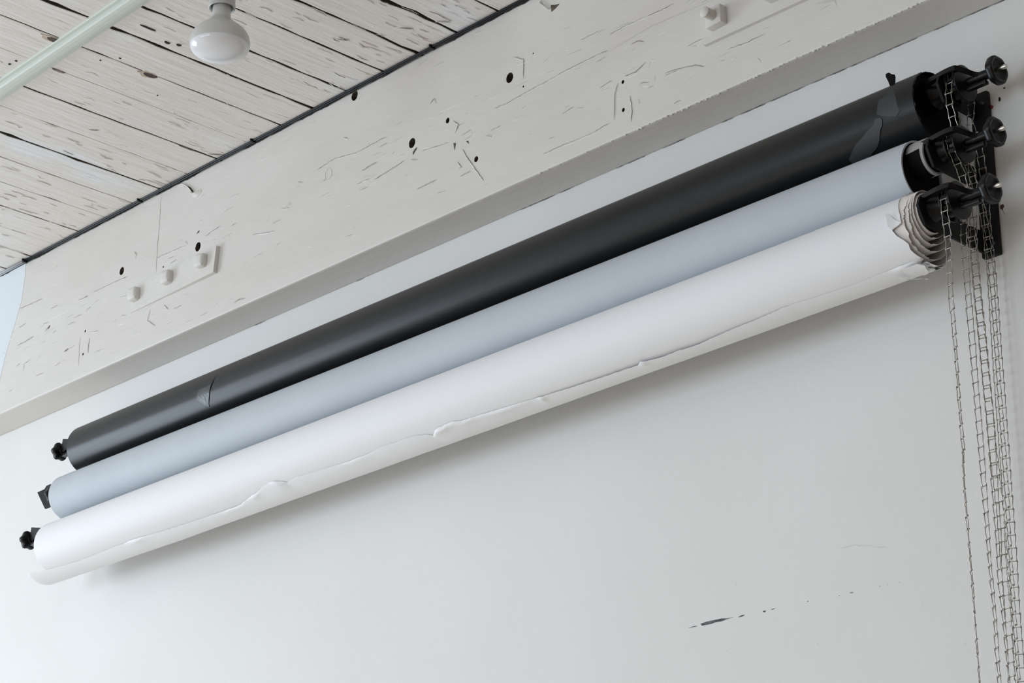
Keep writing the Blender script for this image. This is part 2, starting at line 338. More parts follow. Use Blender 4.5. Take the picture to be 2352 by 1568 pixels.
SC1 = [(-0.1223,3.3293),(-0.1212,3.3046),(-0.1189,3.2803),(-0.1098,3.2501),(-0.1054,3.2218),(-0.1068,3.1992),(-0.1057,3.1571),(-0.104,3.1147),(-0.103,3.0699),(-0.1006,3.0267),(-0.0983,2.9831),(-0.0972,2.9402),(-0.0951,2.8955),(-0.0928,2.8536),(-0.092,2.8093),(-0.0898,2.787),(-0.0867,2.743),(-0.0842,2.6984),(-0.0836,2.6546),(-0.085,2.6093),(-0.0823,2.5636),(-0.0844,2.5183),(-0.0852,2.4742),(-0.0867,2.4248),(-0.0878,2.3788)]
SC2 = [(-0.0625,3.3619),(-0.0698,3.3215),(-0.0842,3.2749),(-0.0976,3.2242),(-0.1029,3.1783),(-0.1018,3.1339),(-0.1016,3.0815),(-0.0984,3.0345),(-0.0965,2.9875),(-0.0959,2.9405),(-0.0939,2.8958),(-0.0928,2.8536),(-0.0933,2.809),(-0.0936,2.7861),(-0.0942,2.7413),(-0.0948,2.6962),(-0.0942,2.6525),(-0.1001,2.5844),(-0.0974,2.5196),(-0.0959,2.4553),(-0.0956,2.4198),(-0.0951,2.3777)]
SD1 = [(-0.1261,3.4763),(-0.1206,3.4568),(-0.1134,3.4293),(-0.1064,3.4002),(-0.1019,3.383),(-0.0923,3.3667),(-0.0791,3.3474),(-0.0663,3.3254),(-0.0505,3.296),(-0.0412,3.2653),(-0.0374,3.2435),(-0.0349,3.2213),(-0.0337,3.1988),(-0.034,3.1751),(-0.0315,3.1536),(-0.0332,3.1072),(-0.0345,3.0597),(-0.0356,3.0143),(-0.0368,2.9328),(-0.0374,2.852),(-0.038,2.7379),(-0.043,2.6441),(-0.0431,2.5277),(-0.0434,2.4815),(-0.0454,2.4343),(-0.0454,2.3879)]
SD2 = [(-0.0681,3.4912),(-0.0685,3.465),(-0.0702,3.4385),(-0.063,3.422),(-0.046,3.4124),(-0.0356,3.3902),(-0.0333,3.3652),(-0.0311,3.3404),(-0.0285,3.3073),(-0.0292,3.2691),(-0.0298,3.2312),(-0.0271,3.2008),(-0.0262,3.1551),(-0.0254,3.098),(-0.0267,3.0151),(-0.0281,2.8515),(-0.0294,2.7345),(-0.0305,2.6402),(-0.0332,2.5695),(-0.034,2.5224),(-0.0335,2.4752),(-0.0333,2.4255),(-0.0331,2.3898)]
CURL = [(1.3317,17.0),(1.3412,10.4),(1.3521,0.4),(1.3633,-6.1),(1.3521,-9.5),(1.3428,-12.5),(1.3367,-5.5),(1.3348,8.6)]
BULBC = [(0.019095178839410032,-0.7082039116382499,3.8945240749616787)]
LPLATE_G = [(-1.5212,3.3892),(-1.4878,3.3903),(-1.4777,3.3976),(-1.4583,3.3979),(-1.4467,3.3351),(-1.4771,3.3348)]

# ================================================================== the setting
ZB, YF, ZC = 3.6813, -0.1017, 4.1197        # beam underside, beam face, ceiling height

obj('floor', box(LEFT_X, RIGHT_X, FRONT_Y, 0, -0.1, 0), 'floor', kind='structure')
wall_back = obj('wall_back', box(LEFT_X - 0.15, RIGHT_X + 0.15, 0, 0.2, -0.1, ZC + 0.1), 'wall', kind='structure', label='off-white painted plaster wall carrying the three paper rolls')
obj('wall_right', box(RIGHT_X, RIGHT_X + 0.15, FRONT_Y, 0, -0.1, ZC + 0.1), 'wall2', kind='structure')
xs_f = [LEFT_X - 0.15]
for wx, ww in FILL_WIN:
    xs_f += [wx - ww / 2, wx + ww / 2]
xs_f.append(RIGHT_X + 0.15)
parts = [box(xs_f[i], xs_f[i + 1], FRONT_Y - 0.3, FRONT_Y, -0.1, ZC + 0.1) for i in range(0, len(xs_f), 2)]
for i in range(1, len(xs_f) - 1, 2):
    parts += [box(xs_f[i], xs_f[i + 1], FRONT_Y - 0.3, FRONT_Y, -0.1, 1.0), box(xs_f[i], xs_f[i + 1], FRONT_Y - 0.3, FRONT_Y, 3.6, ZC + 0.1)]
obj('wall_front', join(*parts), 'wall2', kind='structure')
for i, (wx, ww) in enumerate(FILL_WIN):
    a, b = wx - ww / 2, wx + ww / 2
    y0, y1 = FRONT_Y - 0.24, FRONT_Y - 0.18
    obj('window_%d' % (i + 2), join(box(a, a + 0.06, y0, y1, 1.0, 3.6), box(b - 0.06, b, y0, y1, 1.0, 3.6), box(a + 0.06, b - 0.06, y0, y1, 1.0, 1.06), box(a + 0.06, b - 0.06, y0, y1, 3.54, 3.6)), 'frame', kind='structure')  # frame of an unseen window added for the fill light
ys = [FRONT_Y]
for wy, ww in reversed(WIN):
    ys += [wy - ww / 2, wy + ww / 2]
ys.append(0.0)
parts = [box(LEFT_X - 0.3, LEFT_X, ys[i], ys[i + 1], -0.1, ZC + 0.1) for i in range(0, len(ys), 2)]
for i in range(1, len(ys) - 1, 2):
    parts += [box(LEFT_X - 0.3, LEFT_X, ys[i], ys[i + 1], -0.1, WIN_Z0), box(LEFT_X - 0.3, LEFT_X, ys[i], ys[i + 1], WIN_Z1, ZC + 0.1)]
obj('wall_left', join(*parts), 'wall', kind='structure')
for i, (wy, ww) in enumerate(WIN):
    a, b = wy - ww / 2, wy + ww / 2
    x0, x1 = LEFT_X - 0.24, LEFT_X - 0.18
    obj('window_%d' % (i + 1), join(box(x0, x1, a, a + 0.06, WIN_Z0, WIN_Z1), box(x0, x1, b - 0.06, b, WIN_Z0, WIN_Z1),
        box(x0, x1, a + 0.06, b - 0.06, WIN_Z0, WIN_Z0 + 0.06), box(x0, x1, a + 0.06, b - 0.06, WIN_Z1 - 0.06, WIN_Z1)), 'frame', kind='structure')

# ---- ceiling: boards on a dark roof deck
ceiling = obj('ceiling', box(LEFT_X - 0.15, RIGHT_X + 0.15, FRONT_Y - 0.15, 0, ZC + 0.022, ZC + 0.1), 'backing', kind='structure', label='ceiling of white painted planks with dark gaps')
LINES = [(-1.6871, .0026), (-1.568, .0010), (-1.4503, .0026), (-1.3214, .0018), (-1.1918, .0040), (-1.0708, .0024), (-0.9442, .0034), (-0.8205, .0030),
         (-0.6915, .0012), (-0.5574, .0036), (-0.4321, .0056), (-0.3069, .0044), (-0.1720, .0042), (-0.0485, .0052), (0.0881, .0064), (0.2256, .0062)]
x = -1.6871
while x > LEFT_X + 0.06:
    x -= 0.127
    LINES.insert(0, (x, 0.002))
x = 0.2256
while x < RIGHT_X - 0.1:
    x += 0.128
    LINES.append((x, 0.004))
LINES = [(LEFT_X, 0.0)] + [l for l in LINES if l[0] > LEFT_X + 0.05] + [(RIGHT_X, 0.0)]

def plank(x0, g0, x1, g1, seen):
    st = [0.0 + -0.04 * i for i in range(36)] + [-2.2, -4.0, FRONT_Y] if seen else [0.0, FRONT_Y]
    V, F = [], []
    dz = random.uniform(-0.0012, 0.0012) if seen else 0
    e0 = e1 = 0.0
    for y in st:
        j0 = random.uniform(-.35, .35) * g0 * 0.9 if seen else 0
        j1 = random.uniform(-.35, .35) * g1 * 0.9 if seen else 0
        if seen and random.random() < 0.05:
            j1 -= random.uniform(0.002, 0.006)
        if seen and random.random() < 0.05:
            j0 += random.uniform(0.002, 0.006)
        a, b = x0 + g0 / 2 + j0, x1 - g1 / 2 + j1
        z = ZC + dz
        V += [(a, y, ZC + 0.022), (a, y, z + 0.0012), (a + 0.0012, y, z), (b - 0.0012, y, z), (b, y, z + 0.0012), (b, y, ZC + 0.022)]
    for i in range(len(st) - 1):
        for k in range(6):
            F.append((i * 6 + k, i * 6 + (k + 1) % 6, i * 6 + 6 + (k + 1) % 6, i * 6 + 6 + k))
    MI = [1 if q % 6 in (0, 4, 5) else 0 for q in range(len(F))]
    F.append(tuple(range(6)))
    F.append(tuple(range(len(V) - 1, len(V) - 7, -1)))
    return V, F, MI + [0, 0]
PL = []
for (x0, g0), (x1, g1) in zip(LINES, LINES[1:]):
    PL.append((x0, x1, obj('plank', plank(x0, g0 * 1.22, x1, g1 * 1.22, -2.4 < x0 < 0.7), ['plank', 'backing'], ceiling)))
def plank_at(x):
    for a, b, o in PL:
        if a <= x < b:
            return o

def blob(cx, cy, rx, ry, n=11, jit=0.25):
    return [(cx + rx * math.cos(2 * math.pi * k / n) * random.uniform(1 - jit, 1 + jit),
             cy + ry * math.sin(2 * math.pi * k / n) * random.uniform(1 - jit, 1 + jit)) for k in range(n)]
onceil = lambda u, v, w: (u, v, ZC - w)
for (kx, ky), sx, sy, mt in ((KNOTS[0], .009, .016, 'wood'), (KNOTS[1], .010, .017, 'wood'), (KNOTS[2], .004, .016, 'crack'), (KNOTS[3], .003, .020, 'darkcrack'),
                             (KNOTS[4], .004, .007, 'darkcrack'), (KNOTS[5], .004, .006, 'darkcrack'), (KNOTS[6], .002, .003, 'darkcrack'), (KNOTS[7], .002, .002, 'darkcrack'),
                             (KNOTS[8], .002, .002, 'darkcrack'), (KNOTS[9], .003, .003, 'darkcrack'), (KNOTS[10], .002, .003, 'darkcrack'), (KNOTS[13], .002, .022, 'crack')):
    obj('knot', prism(blob(kx, ky, sx, sy), onceil, -0.002, 0.0022), mt, plank_at(kx), label='dark brown knot' if mt == 'wood' else None)
for kx, ky in (KNOTS[0], KNOTS[1]):
    obj('knot_rim', prism(blob(kx, ky - 0.008, .012, .022, 13, .35), onceil, -0.002, 0.0017), 'knotrim', plank_at(kx))

# flaking paint along the boards: lifted slivers and open hair cracks
def sliver(path, w, h, fn, side=1):
    """a strip of paint standing proud along one edge"""
    V, F = [], []
    n = len(path)
    for i, (u, v) in enumerate(path):
        a = path[max(0, i - 1)]
        b = path[min(n - 1, i + 1)]
        d = Vector((b[0] - a[0], b[1] - a[1]))
        d = d.normalized() if d.length > 1e-9 else Vector((1, 0))
        nx, ny = -d.y * side, d.x * side
        e = math.sin(math.pi * (i + 0.35) / (n - 0.3)) ** 0.5
        V += [fn(u, v, 0.0), fn(u, v, h * e), fn(u + nx * w * e, v + ny * w * e, 0.0001)]
    for i in range(n - 1):
        a, b = 3 * i, 3 * i + 3
        F += [(a, b, b + 1, a + 1), (a + 1, b + 1, b + 2, a + 2), (a, a + 2, b + 2, b)]
    return V, F
def jag(pts, step=0.008, amp=0.0012):
    out = []
    for (a, b), (c, d) in zip(pts, pts[1:]):
        m = max(1, int(math.hypot(c - a, d - b) / step))
        for i in range(m):
            t = i / m
            out.append((a + (c - a) * t + random.uniform(-amp, amp), b + (d - b) * t + random.uniform(-amp, amp)))
    out.append(pts[-1])
    return out
def crackstrip(path, w, fn, d=0.0003):
    V, F = [], []
    n = len(path)
    for i, (u, v) in enumerate(path):
        a = path[max(0, i - 1)]
        b = path[min(n - 1, i + 1)]
        t = Vector((b[0] - a[0], b[1] - a[1]))
        t = t.normalized() if t.length > 1e-9 else Vector((1, 0))
        e = w * (0.35 + 0.65 * random.random()) * (1 if 0 < i < n - 1 else 0.2)
        V += [fn(u - t.y * e / 2, v + t.x * e / 2, d), fn(u + t.y * e / 2, v - t.x * e / 2, d)]
    for i in range(n - 1):
        F.append((2 * i, 2 * i + 1, 2 * i + 3, 2 * i + 2))
    return V, F
flk, crk = [], []
for i in range(420):
    x = random.uniform(-1.75, 0.42)
    y = -0.11 - random.random() ** 1.5 * 0.7
    L = random.uniform(0.012, 0.05)
    p = jag([(x, y), (x + random.uniform(-.004, .004), y - L * .5), (x + random.uniform(-.004, .004), y - L)], 0.005, 0.0010)
    flk.append(sliver(p, random.uniform(.0012, .0034), random.uniform(.0006, .0016), onceil, random.choice((-1, 1))))
    if random.random() < 0.33:
        crk.append(crackstrip(p, 0.0011, onceil, 0.0012))
obj('paint_flakes', join(*flk), 'plank', ceiling, kind='stuff')
obj('hair_cracks', join(*crk), 'crack', ceiling, kind='stuff')
for kx, ky, s in ((KNOTS[11][0], KNOTS[11][1], 1), (KNOTS[12][0], KNOTS[12][1], 1.1), (0.02, -0.2, 0.9), (-0.12, -0.27, .8), (0.10, -0.16, .9)):
    V, F = [], []
    for i in range(9):
        t = i / 8
        for j in range(3):
            V.append((kx - 0.012 * s + 0.020 * s * t + 0.004 * math.sin(t * 3), ky - 0.02 * s + 0.035 * s * t * (1 - 0.1 * j), ZC - 0.0004 - (0.0035 * j * j / 4) * math.sin(math.pi * t)))
    for k in range(len(V)):
        i, j = divmod(k, 3)
        V[k] = (V[k][0] + 0.003 * s * j, V[k][1], V[k][2])
    for i in range(8):
        for j in range(2):
            a = i * 3 + j
            F.append((a, a + 1, a + 4, a + 3))
    obj('peeling_flake', (V, F), 'plank', plank_at(kx), smooth='all')

# ---- timber beam along the top of the wall
def make_beam():
    v, f = box(LEFT_X, RIGHT_X, YF, 0.0, ZB, ZC - 0.006, 0.005)
    me = bpy.data.meshes.new('ceiling_beam')
    me.from_pydata(v, [], f)
    me.materials.append(M['beam'])
    me.materials.append(M['wood'])
    o = bpy.data.objects.new('ceiling_beam', me)
    COL.objects.link(o)
    cv = []
    for hx, hz, hr in HOLES:
        n = 14 if hr > 0.006 else 8
        V, F = [], []
        for y, s in ((YF - 0.02, 1.0), (YF + 0.055, 0.9)):
            for k in range(n):
                a = 2 * math.pi * k / n
                V.append((hx + hr * 0.9 * s * math.cos(a) * random.uniform(.95, 1.05), y, hz + hr * s * math.sin(a)))
        F = [tuple(range(n)), tuple(range(2 * n - 1, n - 1, -1))] + [(k, (k + 1) % n, n + (k + 1) % n, n + k) for k in range(n)]
        cv.append((V, F))
    V, F = join(*cv)
    cm = bpy.data.meshes.new('hole_cutter')
    cm.from_pydata(V, [], F)
    b2 = bmesh.new(); b2.from_mesh(cm); bmesh.ops.recalc_face_normals(b2, faces=b2.faces); b2.to_mesh(cm); b2.free()
    cm.materials.append(M['beam'])
    cm.materials.append(M['wood'])
    for p in cm.polygons:
        p.material_index = 1
    co = bpy.data.objects.new('hole_cutter', cm)
    COL.objects.link(co)
    md = o.modifiers.new('holes', 'BOOLEAN')
    md.operation = 'DIFFERENCE'
    md.object = co
    md.solver = 'EXACT'
    bpy.context.view_layer.update()
    dg = bpy.context.evaluated_depsgraph_get()
    new = bpy.data.meshes.new_from_object(o.evaluated_get(dg))
    o.modifiers.clear()
    o.data = new
    bpy.data.objects.remove(co)
    return setp(o, 'heavy white painted timber beam under the ceiling, cracked and drilled', None, None, 'structure')
beam = make_beam()
ORG[beam.name] = Vector((0, 0, 0))
onbeam = lambda u, v, w: (u, YF - w, v)
rl, ck = [], []
for grp, dark in ((RIDGE_A, .5), (RIDGE_B, .5), (RIDGE_C, .5)):
    for p in grp:
        j = jag(p, 0.007, 0.0009)
        rl.append(sliver(j, random.uniform(.0025, .0055), random.uniform(.0009, .0018), onbeam, random.choice((-1, 1))))
        if random.random() < 0.75:
            ck.append(crackstrip(j, 0.0014, onbeam, 0.0016))
for i in range(260):                         # finer scattered relief, mostly along the grain
    x = random.uniform(-1.85, 1.3)
    z = random.choice((random.gauss(3.90, 0.03), random.gauss(3.80, 0.06), random.uniform(3.7, 4.1)))
    if not (ZB + 0.02 < z < ZC - 0.02):
        continue
    L = random.uniform(0.008, 0.045)
    j = jag([(x, z), (x + L, z + random.uniform(-.004, .004))], 0.006, 0.0008)
    rl.append(sliver(j, random.uniform(.0010, .0028), random.uniform(.0005, .0012), onbeam, random.choice((-1, 1))))
    if random.random() < 0.2:
        ck.append(crackstrip(j, 0.0010, onbeam, 0.0011))
obj('paint_ridges', join(*rl), 'beam', beam, kind='stuff')
obj('paint_cracks', join(*ck), 'crack', beam, kind='stuff')
sm = []
for p in SEAM:
    sm.append(crackstrip(jag(p, 0.02, 0.0006), 0.0014, onbeam, 0.0004))
obj('board_seam', join(*sm), 'crack', beam, kind='stuff')
for p in CHIPS:
    obj('paint_chip', prism(p, onbeam, -0.001, 0.0006), 'wood', beam, label='chip showing bare brown wood')
# dark broken gap where the beam meets the wall, and gap shadow painted under the boards
gp = []
x = -1.0
while x < 2.2:
    L = random.uniform(0.01, 0.07)
    if random.random() < min(0.9, 0.12 + max(0, x + 0.1) * 0.75):
        gp.append(crackstrip(jag([(x, -0.0012), (x + L, -0.0012)], 0.008, 0.0007), 0.0022, lambda u, v, w: (u, v, ZB - w), 0.0004))
    x += L * random.uniform(0.8, 1.5)
obj('joint_gap', join(*gp), 'darkcrack', beam, kind='stuff')
gp = []
x = -1.85
while x < 0.5:
    L = random.uniform(0.02, 0.09)
    if random.random() < 0.65:
        gp.append(crackstrip(jag([(x, ZC - 0.0075), (x + L, ZC - 0.0075)], 0.01, 0.0010), 0.006, onbeam, 0.0006))
    x += L * random.uniform(0.9, 1.4)
obj('top_gap', join(*gp), 'darkcrack', beam, kind='stuff')
# paint drips beaded along the lower arris
dr = []
x = 0.35
while x < 1.7:
    r = random.uniform(0.0010, 0.0024)
    V, F = lathe([(-1.6 * r, r * .3), (-r, r * .8), (0, r), (r, r * .8), (1.6 * r, r * .3)], (x, YF + 0.0006 + random.uniform(0, .002), ZB + random.uniform(-.0004, .002)), 'x', 7)
    dr.append((V, F))
    x += random.uniform(0.006, 0.022) if x > 0.62 else random.uniform(.02, .06)
obj('paint_drips', join(*dr), 'beam', beam, smooth='all', kind='stuff')
# cool white patch at the far end, and a filled dowel hole
edge = list(PATCH_EDGE)
obj('paint_patch', prism([(-2.6, ZC - 0.008), (edge[0][0], ZC - 0.008)] + edge[1:] + [(-1.83, 3.70), (-2.6, 3.70)], onbeam, -0.001, 0.0006), 'bluepatch', beam, label='bluish white repainted patch')
obj('filled_plug', tube([(PLUG[0][0] + 0.0125 * math.cos(2 * math.pi * k / 24), YF - 0.0002, PLUG[0][1] + 0.0140 * math.sin(2 * math.pi * k / 24)) for k in range(25)], 0.0007, 6), 'beam', beam, smooth='all')
# peeled curl near the cable
V, F = [], []
for i in range(11):
    t = i / 10
    for j in range(5):
        s = j / 4
        V.append((-0.935 + 0.045 * t, YF - 0.0006 - 0.010 * s * s * math.sin(math.pi * t), 4.060 - 0.012 * math.sin(math.pi * t) * (1 - s * .5) - 0.006 * t + 0.004 * s))
for i in range(10):
    for j in range(4):
        a = i * 5 + j
        F.append((a, a + 1, a + 6, a + 5))
obj('peeling_flake', (V, F), 'beam', beam, smooth='all')
V, F = [], []
for i in range(11):
    t = i / 10
    for j in range(4):
        s = j / 3
        V.append((-1.0 + 0.075 * t, YF - 0.0006 - 0.007 * s * s * (0.2 + 0.8 * t), 4.108 - 0.042 * t * t - 0.010 * t + 0.008 * s * t))
for i in range(10):
    for j in range(3):
        a = i * 4 + j
        F.append((a, a + 1, a + 5, a + 4))
obj('peeling_flake', (V, F), 'beam', beam, smooth='all')
V, F = [], []
for i in range(9):
    t = i / 8
    for j in range(4):
        s = j / 3
        V.append((0.355 + 0.03 * t, YF - 0.0006 - 0.006 * s * s, 4.10 - 0.03 * t - 0.012 * math.sin(3 * t) * (1 - s) - 0.012 * s))
for i in range(8):
    for j in range(3):
        a = i * 4 + j
        F.append((a, a + 1, a + 5, a + 4))
obj('peeling_flake', (V, F), 'beam', beam, smooth='all')

# tie plates with square nuts, painted over with the beam
def square_nut(x, z, y0, s, t, parent, tilt=0.1, stud=0.0, sr=0.010, rnd=0.14):
    v, f = box(-s, s, -t, 0.006, -s, s, s * rnd)
    c, n = math.cos(tilt), math.sin(tilt)
    v = [(x + p[0] * c - p[2] * n, y0 + p[1], z + p[0] * n + p[2] * c) for p in v]
    nut = obj('nut', (v, f), 'beam', parent, smooth=60)
    if stud:
        pr = [(0.0, sr)]
        k = 0.0
        while k > -stud + 0.004:
            pr += [(k - 0.0012, sr), (k - 0.0020, sr * 0.9), (k - 0.0028, sr)]
            k -= 0.0028
        pr += [(-stud, sr), (-stud - 0.0025, sr * 0.75), (-stud - 0.003, 0.001)]
        obj('threaded_stud', lathe(pr, (x, y0 - t, z), 'y', 18), 'beam', nut, smooth=True)
    return nut
pl = obj('tie_plate', prism([(-1.178, 3.802), (-0.803, 3.8015), (-0.7955, 3.8715), (-1.179, 3.8735)], lambda u, v, w: (u, YF - (w if w < 0 else 0.0025 + (u + 1.18) / 0.38 * 0.0095), v), -0.001, 0.012), 'beam', beam, label='painted steel plate with three square nuts')
for nx, nz in NUTS_L:
    square_nut(nx, nz - 0.004, YF - 0.0025 - (nx + 1.18) / 0.38 * 0.0095 + 0.0005, 0.0175, 0.019, pl, random.uniform(-.12, .05), rnd=0.45)
pr_ = obj('tie_plate', prism([(0.829, 3.795), (1.62, 3.79), (1.62, 3.868), (0.829, 3.868)], onbeam, -0.001, 0.009), 'beam', beam, label='painted steel plate with threaded stud')
square_nut(0.872, 3.837, YF - 0.009, 0.0205, 0.020, pr_, 0.05, 0.024, 0.0115)
square_nut(1.025, 3.837, YF - 0.009, 0.0205, 0.020, pr_, -0.04, 0.020, 0.0115)

# marks on the plaster
onwall = lambda u, v, w: (u, -w, v)
for p in MARKS:
    cx = sum(q[0] for q in p) / len(p); cz = sum(q[1] for q in p) / len(p)
    obj('scrape', prism(p, onwall, -0.0005, 0.0004), 'scuff', wall_back)
obj('pencil_scratch', crackstrip(jag(SCRATCH, 0.006, 0.0012), 0.0016, onwall, 0.0003), 'scratch', wall_back)
sx, sz = SPLAT[0]
obj('stain', prism(blob(sx, sz, .0042, .0052, 17, .3), onwall, -0.0005, 0.0004), 'stain', wall_back, label='small brown stain')
obj('stain_run', crackstrip([(sx, sz - .003), (sx + .001, sz - .008), (sx + .003, sz - .013), (SPLAT[1][0] + .001, SPLAT[1][1])], 0.0010, onwall, 0.0003), 'stain', wall_back)
obj('screw_hole', prism(blob(SPLAT[2][0], SPLAT[2][1], .0028, .0045, 9, .15), onwall, -0.0005, 0.0004), 'darkcrack', wall_back)
obj('screw_hole', prism(blob(SPLAT[4][0], SPLAT[4][1], .0022, .002, 8, .2), onwall, -0.0005, 0.0004), 'stain', wall_back)
obj('wall_plug', lathe([(-0.0035, 0.002), (-0.003, 0.0032), (0.0, 0.0035)], (1.4155, 0, 3.481), 'y', 12), 'red', wall_back, label='red plastic wall plug')
sp = []
for i in range(60):
    x, z = random.uniform(1.40, 1.62), random.uniform(3.05, 3.6)
    r = random.uniform(.0004, .0011)
    sp.append(prism(blob(x, z, r, r, 6, .3), onwall, -0.0004, 0.0003))
for i in range(50):
    x, z = random.uniform(-0.6, 1.5), random.uniform(2.4, 3.0)
    r = random.uniform(.0003, .0008)
    sp.append(prism(blob(x, z, r, r * 1.5, 6, .3), onwall, -0.0004, 0.0003))
obj('specks', join(*sp), 'scratch', wall_back, kind='stuff')

# ================================================================== things on the ceiling
# pale trunking
tr = root('cable_trunking', (-0.6, -0.717, ZC), 'pale green plastic cable trunking with a raised cover running across the ceiling planks', 'trunking')
a0, a1 = Vector((-3.0, -0.645)), Vector((1.6, -0.785))
dr_ = (a1 - a0).normalized(); nr_ = Vector((-dr_.y, dr_.x))
def run(prof):
    V = [(a0.x + nr_.x * u, a0.y + nr_.y * u, ZC - h) for u, h in prof] + [(a1.x + nr_.x * u, a1.y + nr_.y * u, ZC - h) for u, h in prof]
    n = len(prof)
    return V, [tuple(range(n)), tuple(range(2 * n - 1, n - 1, -1))] + [(i, (i + 1) % n, n + (i + 1) % n, n + i) for i in range(n)]
obj('base_strip', run([(-.029, -.001), (-.029, .004), (-.0275, .005), (.0275, .005), (.029, .004), (.029, -.001)]), 'rail', tr)
obj('cover', run([(-.019, .004), (-.019, .013), (-.017, .017), (-.009, .0185), (.001, .0185), (.009, .017), (.011, .013), (.011, .004)]), 'rail', tr)

# bulb and socket
bx, by, bz = BULBC[0]
so = root('lamp_socket', (bx, by, ZC), 'grey white lamp socket fixed under the trunking above the bulb', 'socket')
obj('rose', lathe([(-0.0188, 0.052), (-0.030, 0.052), (-0.038, 0.046), (-0.042, 0.030)], (bx, by, ZC), 'z', 40), 'socket', so, smooth=True)
obj('collar', lathe([(ZC - 0.04 - bz, 0.030), (0.094, 0.0275), (0.090, 0.0285), (0.0815, 0.0285), (0.080, 0.0265), (0.082, 0.0240), (0.10, 0.022)], (bx, by, bz), 'z', 40), 'socket', so, smooth=True)
bl = root('reflector_bulb', (bx, by, bz), 'unlit white reflector bulb with a grey neck hanging from the ceiling', 'bulb')
obj('neck', lathe([(0.098, 0.0150), (0.090, 0.0190), (0.0635, 0.0193), (0.058, 0.0207), (0.052, 0.0243), (0.041, 0.0352), (0.029, 0.0490), (0.020, 0.0568), (0.012, 0.0608), (0.003, 0.0626), (-0.004, 0.0626), (-0.009, 0.0617)], (bx, by, bz), 'z', 56), 'bulbneck', bl, smooth=60)
dome = [(-0.009, 0.0618)] + [(-0.009 - 0.0265 * math.sin(math.radians(a)), 0.0618 * math.cos(math.radians(a))) for a in range(8, 90, 8)] + [(-0.0355, 0.001)]
obj('lens', lathe(dome, (bx, by, bz), 'z', 56), 'lens', bl, smooth=60)

# black cables in the angle of beam and ceiling
cy0, cz0 = YF - 0.0030, ZC - 0.0040
def cabpath(off, z, x0, x1, seed):
    rnd = random.Random(seed)
    out = []
    x = x0
    while x < x1:
        out.append((x, cy0 - off + rnd.uniform(-.0004, .0004), cz0 + z + rnd.uniform(-.0004, .0004)))
        x += 0.11
    return out
for k, (off, z, lab) in enumerate(((0.0, 0.0, 'black round cable run tight in the angle between beam and ceiling'), (0.0056, 0.0006, 'black round cable run beside the first, on the ceiling side'))):
    cb = root('black_cable', (-1.0, cy0 - off, cz0), lab, 'cable')
    obj('sheath', tube(cabpath(off, z, -1.728, 1.6, k), 0.0027, 10), 'cable', cb, smooth='all')
    obj('painted_length', tube(cabpath(off, z, -3.05, -1.60, k + 5)[:-2] + [(-1.728, cy0 - off, cz0 + z)], 0.0029, 10), 'cablepaint', cb, smooth='all', label='length painted pale grey')
for (cx, cyy), lab in zip(CLIPS, ('black cable clip where the grey painted cable turns black', 'black cable clip next above the peeling curl of paint', 'black cable clip in the middle of the cable run', 'black cable clip highest on the cable, right of a drilled hole')):
    cl = root('cable_clip', (cx, cy0 - 0.0045, cz0), lab, 'cable clip', 'clips on the black cables')
    obj('saddle', box(cx - 0.0045, cx + 0.0045, cy0 - 0.0092, cy0 + 0.0030, cz0 - 0.0046, cz0 + 0.0038, 0.0015), 'plastic', cl, smooth=30)
    obj('nail_boss', lathe([(0.0, 0.0032), (-0.004, 0.0030), (-0.005, 0.002)], (cx + 0.001, cy0 - 0.0115, ZC - 0.0005), 'z', 12), 'plastic', cl, smooth=True)

# ================================================================== the rolls
XL = -1.372
# ---- black
BY, BZ, BR = 3.0702 - 3.145, 1.8795 + 1.6, 0.0670
rb = root('paper_roll', (0, BY, BZ - BR), 'black paper roll, topmost of the three, with torn tape near its right end', 'paper roll', 'rolls of backdrop paper')
def bend(th):
    return 1.3485 + 0.0007 * math.sin(th * 0.31) + 0.0006 * math.sin(th * 1.7)
obj('paper', shell(BY, BZ, BR, XL, bend, 128, 0.0009, 6), 'blackpaper', rb, smooth=40)
obj('wound_end', lathe([(1.330, BR - 0.0012), (1.336, BR - 0.0012), (1.334, 0.030), (1.330, 0.002)], (0, BY, BZ), 'x', 64), 'tapedark', rb)
obj('core', lathe([(XL - 0.01, 0.0334), (1.345, 0.0334), (1.345, 0.0300), (XL - 0.01, 0.0300)], (0, -0.079, 3.4995), 'x', 40, close=False), 'tapedark', rb, smooth=40)
band = [(x, th) for x, th in BAND]
poly = [(1.2935, 58), (1.2965, 45)] + band + [(1.3245, -60), (1.322, -95), (1.3465, -95), (1.3475, -40), (1.3475, 20), (1.3475, 58)]
obj('end_band', cylpatch(poly, BY, BZ, BR, 0.0014), 'blackpaper', rb, smooth=35)
obj('tape_patch', cylpatch(TAPE1, BY, BZ, BR, 0.0010), 'tape', rb, smooth=35, label='grey black tape patch')
obj('tape_patch', cylpatch(TAPE2, BY, BZ, BR, 0.0018), 'tape', rb, smooth=35, label='long torn strip of grey black tape')
mid = [(1.2760, -19.5), (1.2908, -18.5), (1.3056, -22), (1.3158, -17), (1.3196, -26.4), (1.3248, -42.5), (1.3245, -60), (1.29, -56)] + [BANDL[3], BANDL[2], BANDL[1], BANDL[0]]
obj('tape_patch', cylpatch(mid, BY, BZ, BR, 0.0005), 'blackpaper', rb, smooth=35)
obj('tape_flag', prism(FLAG, lambda u, v, w: (u + w * 0.4, -0.100 + w, v - 0.001), -0.0006, 0.0006), 'tapedark', rb, label='loose flag of black tape standing up')
obj('tape_patch', cylpatch(TAPE3, BY, BZ, BR, 0.0010), 'tapeshiny', rb, smooth=35, label='small wrinkled shiny tape')
V, F = [], []
sb = [(x, th) for x, th in SEAMB]
